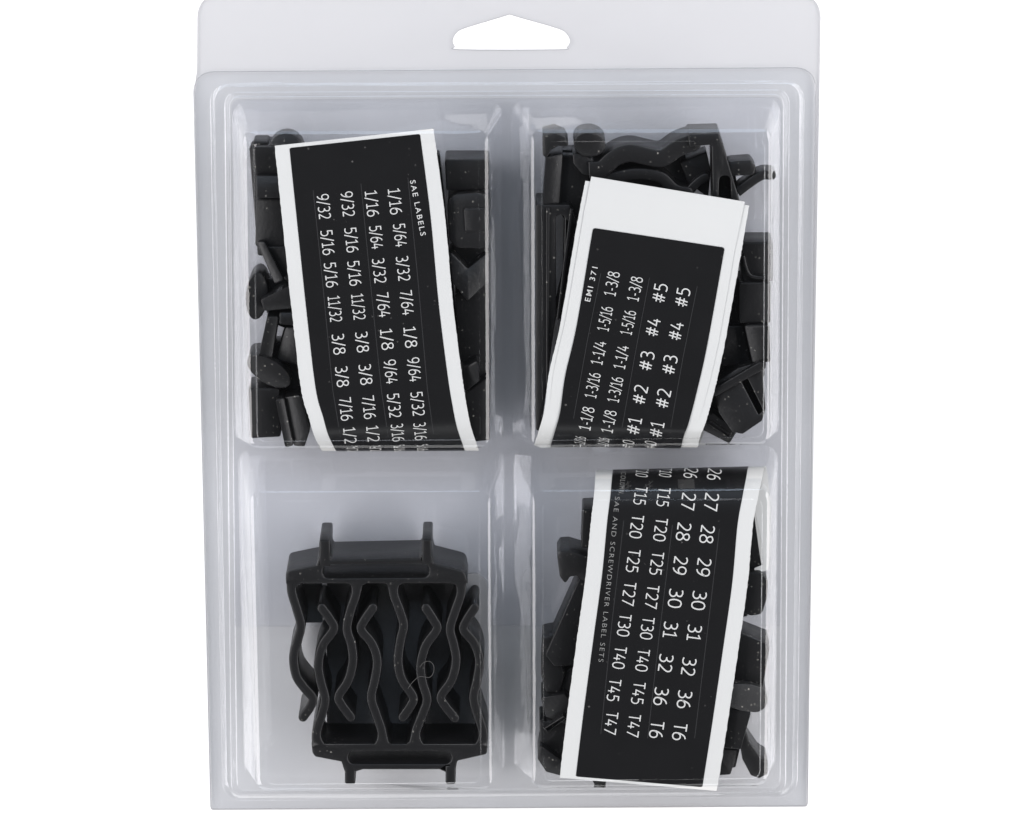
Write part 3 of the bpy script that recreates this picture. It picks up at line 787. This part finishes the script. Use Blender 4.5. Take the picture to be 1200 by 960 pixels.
gLR = "loose black clips in the lower right pocket"
clip("small upright black clip left of the top of the T code sheet", [("body", [(683, 597), (712, 597), (712, 642), (681, 642)], 9, 22, (-.1, 0))], gLR)
clip("black hooked clip with a beak and long stem left of the T code sheet", [("head", [(653, 653), (657, 646.5), (667, 645.5), (700, 655), (700, 690), (684, 681), (675, 675), (668, 676.5), (662.5, 685), (656, 676)], 8, 23.5, (.05, .05), 2.5),
     ("stem", [(680, 676), (706, 676), (690, 780), (650, 780), (639, 766)], 7, 21, (-.16, 0), 3)], gLR)
clip("dark black clip with a notch below the hook's stem", [("arm", [(636, 748), (650, 745), (662, 790), (656, 812), (640, 812), (634, 790)], 6, 20), ("arm", [(664, 786), (690, 770), (690, 830), (655, 830), (655, 812)], 6, 18)], gLR)
clip("grey triangular faced black clip at the left edge of its pocket", [("wedge", [(634, 818), (662, 812), (672, 826), (668, 852), (640, 842)], 6, 21.5, (.12, .2), 2)], gLR)
clip("black clip with a bright ridge leaning at the lower left", [("body", [(632, 842), (640, 846), (664, 838), (690, 838), (672, 905), (634, 884)], 6, 19), ("ridge", [(637, 856), (660, 837), (664, 840), (642, 861)], 19, 22.5, (.3, .3), 1)], gLR)
clip("flat black clip in the bottom left corner beside the sheet", [("body", [(633, 872), (660, 892), (662, 911), (640, 906), (630, 890)], 7, 22.5, (.15, .2)), ("tip", [(690, 905), (714, 905), (708, 925), (696, 919)], 8, 21, (0, .1), 2)], gLR)
clip("black wedge clip inside the white fold at the top right", [("blade", [(866, 590), (882, 590), (889, 640), (893, 667), (870, 668)], 13, 20, (.2, 0), 2)], gLR)
clip("rounded black clip below the white fold at the right", [("body", [(868, 671), (892, 671), (900, 680), (899, 700), (893, 720), (880, 722), (868, 718)], 10, 24, (.1, 0), 8), ("toe", [(860, 712), (876, 716), (877, 722), (862, 726)], 9, 18)], gLR)
clip("broad grey-faced black clip halfway down the right side", [("body", [(858, 742), (868, 742), (902, 754), (894, 806), (852, 808)], 8, 23, (.2, .1), 2)], gLR)
clip("round-ended black clip covered in white dust at the right edge", [("body", [(850, 800), (880, 802), (894, 806), (900, 818), (898, 830), (888, 836), (870, 834), (848, 826)], 10, 25, (-.05, .06), 12)], gLR, DUSTY)
clip("long grey-faced black clip under the dusty round one", [("face", [(852, 830), (880, 834), (868, 878), (842, 878)], 9, 23.5, (.22, 0), 2), ("foot", [(838, 878), (866, 878), (856, 908), (830, 910)], 8, 19, (0, 0), 2)], gLR)
clip("curved black leaf-like clip in the bottom right corner", [("leaf", [(872, 846), (878, 868), (890, 886), (900, 893), (900, 908), (890, 914), (880, 910), (870, 890), (866, 866)], 8, 21, (0, .15), 3)], gLR)
clip("flat black clip deep at the lower left behind the leaning ridge clip", [("body", [(636, 770), (690, 765), (676, 905), (636, 900)], 5, 15)], gLR)
clip("flat black clip deep under the grey-faced ones at the right", [("body", [(845, 745), (880, 745), (880, 820), (862, 900), (832, 900)], 5, 14)], gLR)
clip("plain black clip mostly hidden behind the T code sheet", [("body", [(705, 640), (865, 650), (828, 905), (680, 895)], 4.6, 8.5)], gLR)

# ------------------------------------------------------------------ a curled fibre on the rack
P = catmull([at(x, y, z) for x, y, z in ((478, 807, 24.8), (484, 799, 25.0), (492, 793, 25.2), (503, 794, 25.6), (508, 788, 26.0), (508, 780, 26.0), (503, 775, 25.6), (496, 777, 25.2), (492, 782, 25.0))], 5)
V, F = [], []
for i, p in enumerate(P):
    d = (P[min(i + 1, len(P) - 1)] - P[max(i - 1, 0)]).normalized(); s = d.cross(Vector((0, 0, 1))).normalized(); u = s.cross(d)
    for k in range(5):
        a = 2 * math.pi * k / 5; V.append(p + (s * math.cos(a) + u * math.sin(a)) * 0.06)
for i in range(len(P) - 1):
    for k in range(5):
        F.append((i * 5 + k, i * 5 + (k + 1) % 5, i * 5 + 5 + (k + 1) % 5, i * 5 + 5 + k))
h = link("hair_fibre", V, F, HAIR); h["label"] = "thin curled grey fibre caught on the wavy rack legs"; h["category"] = "fibre"
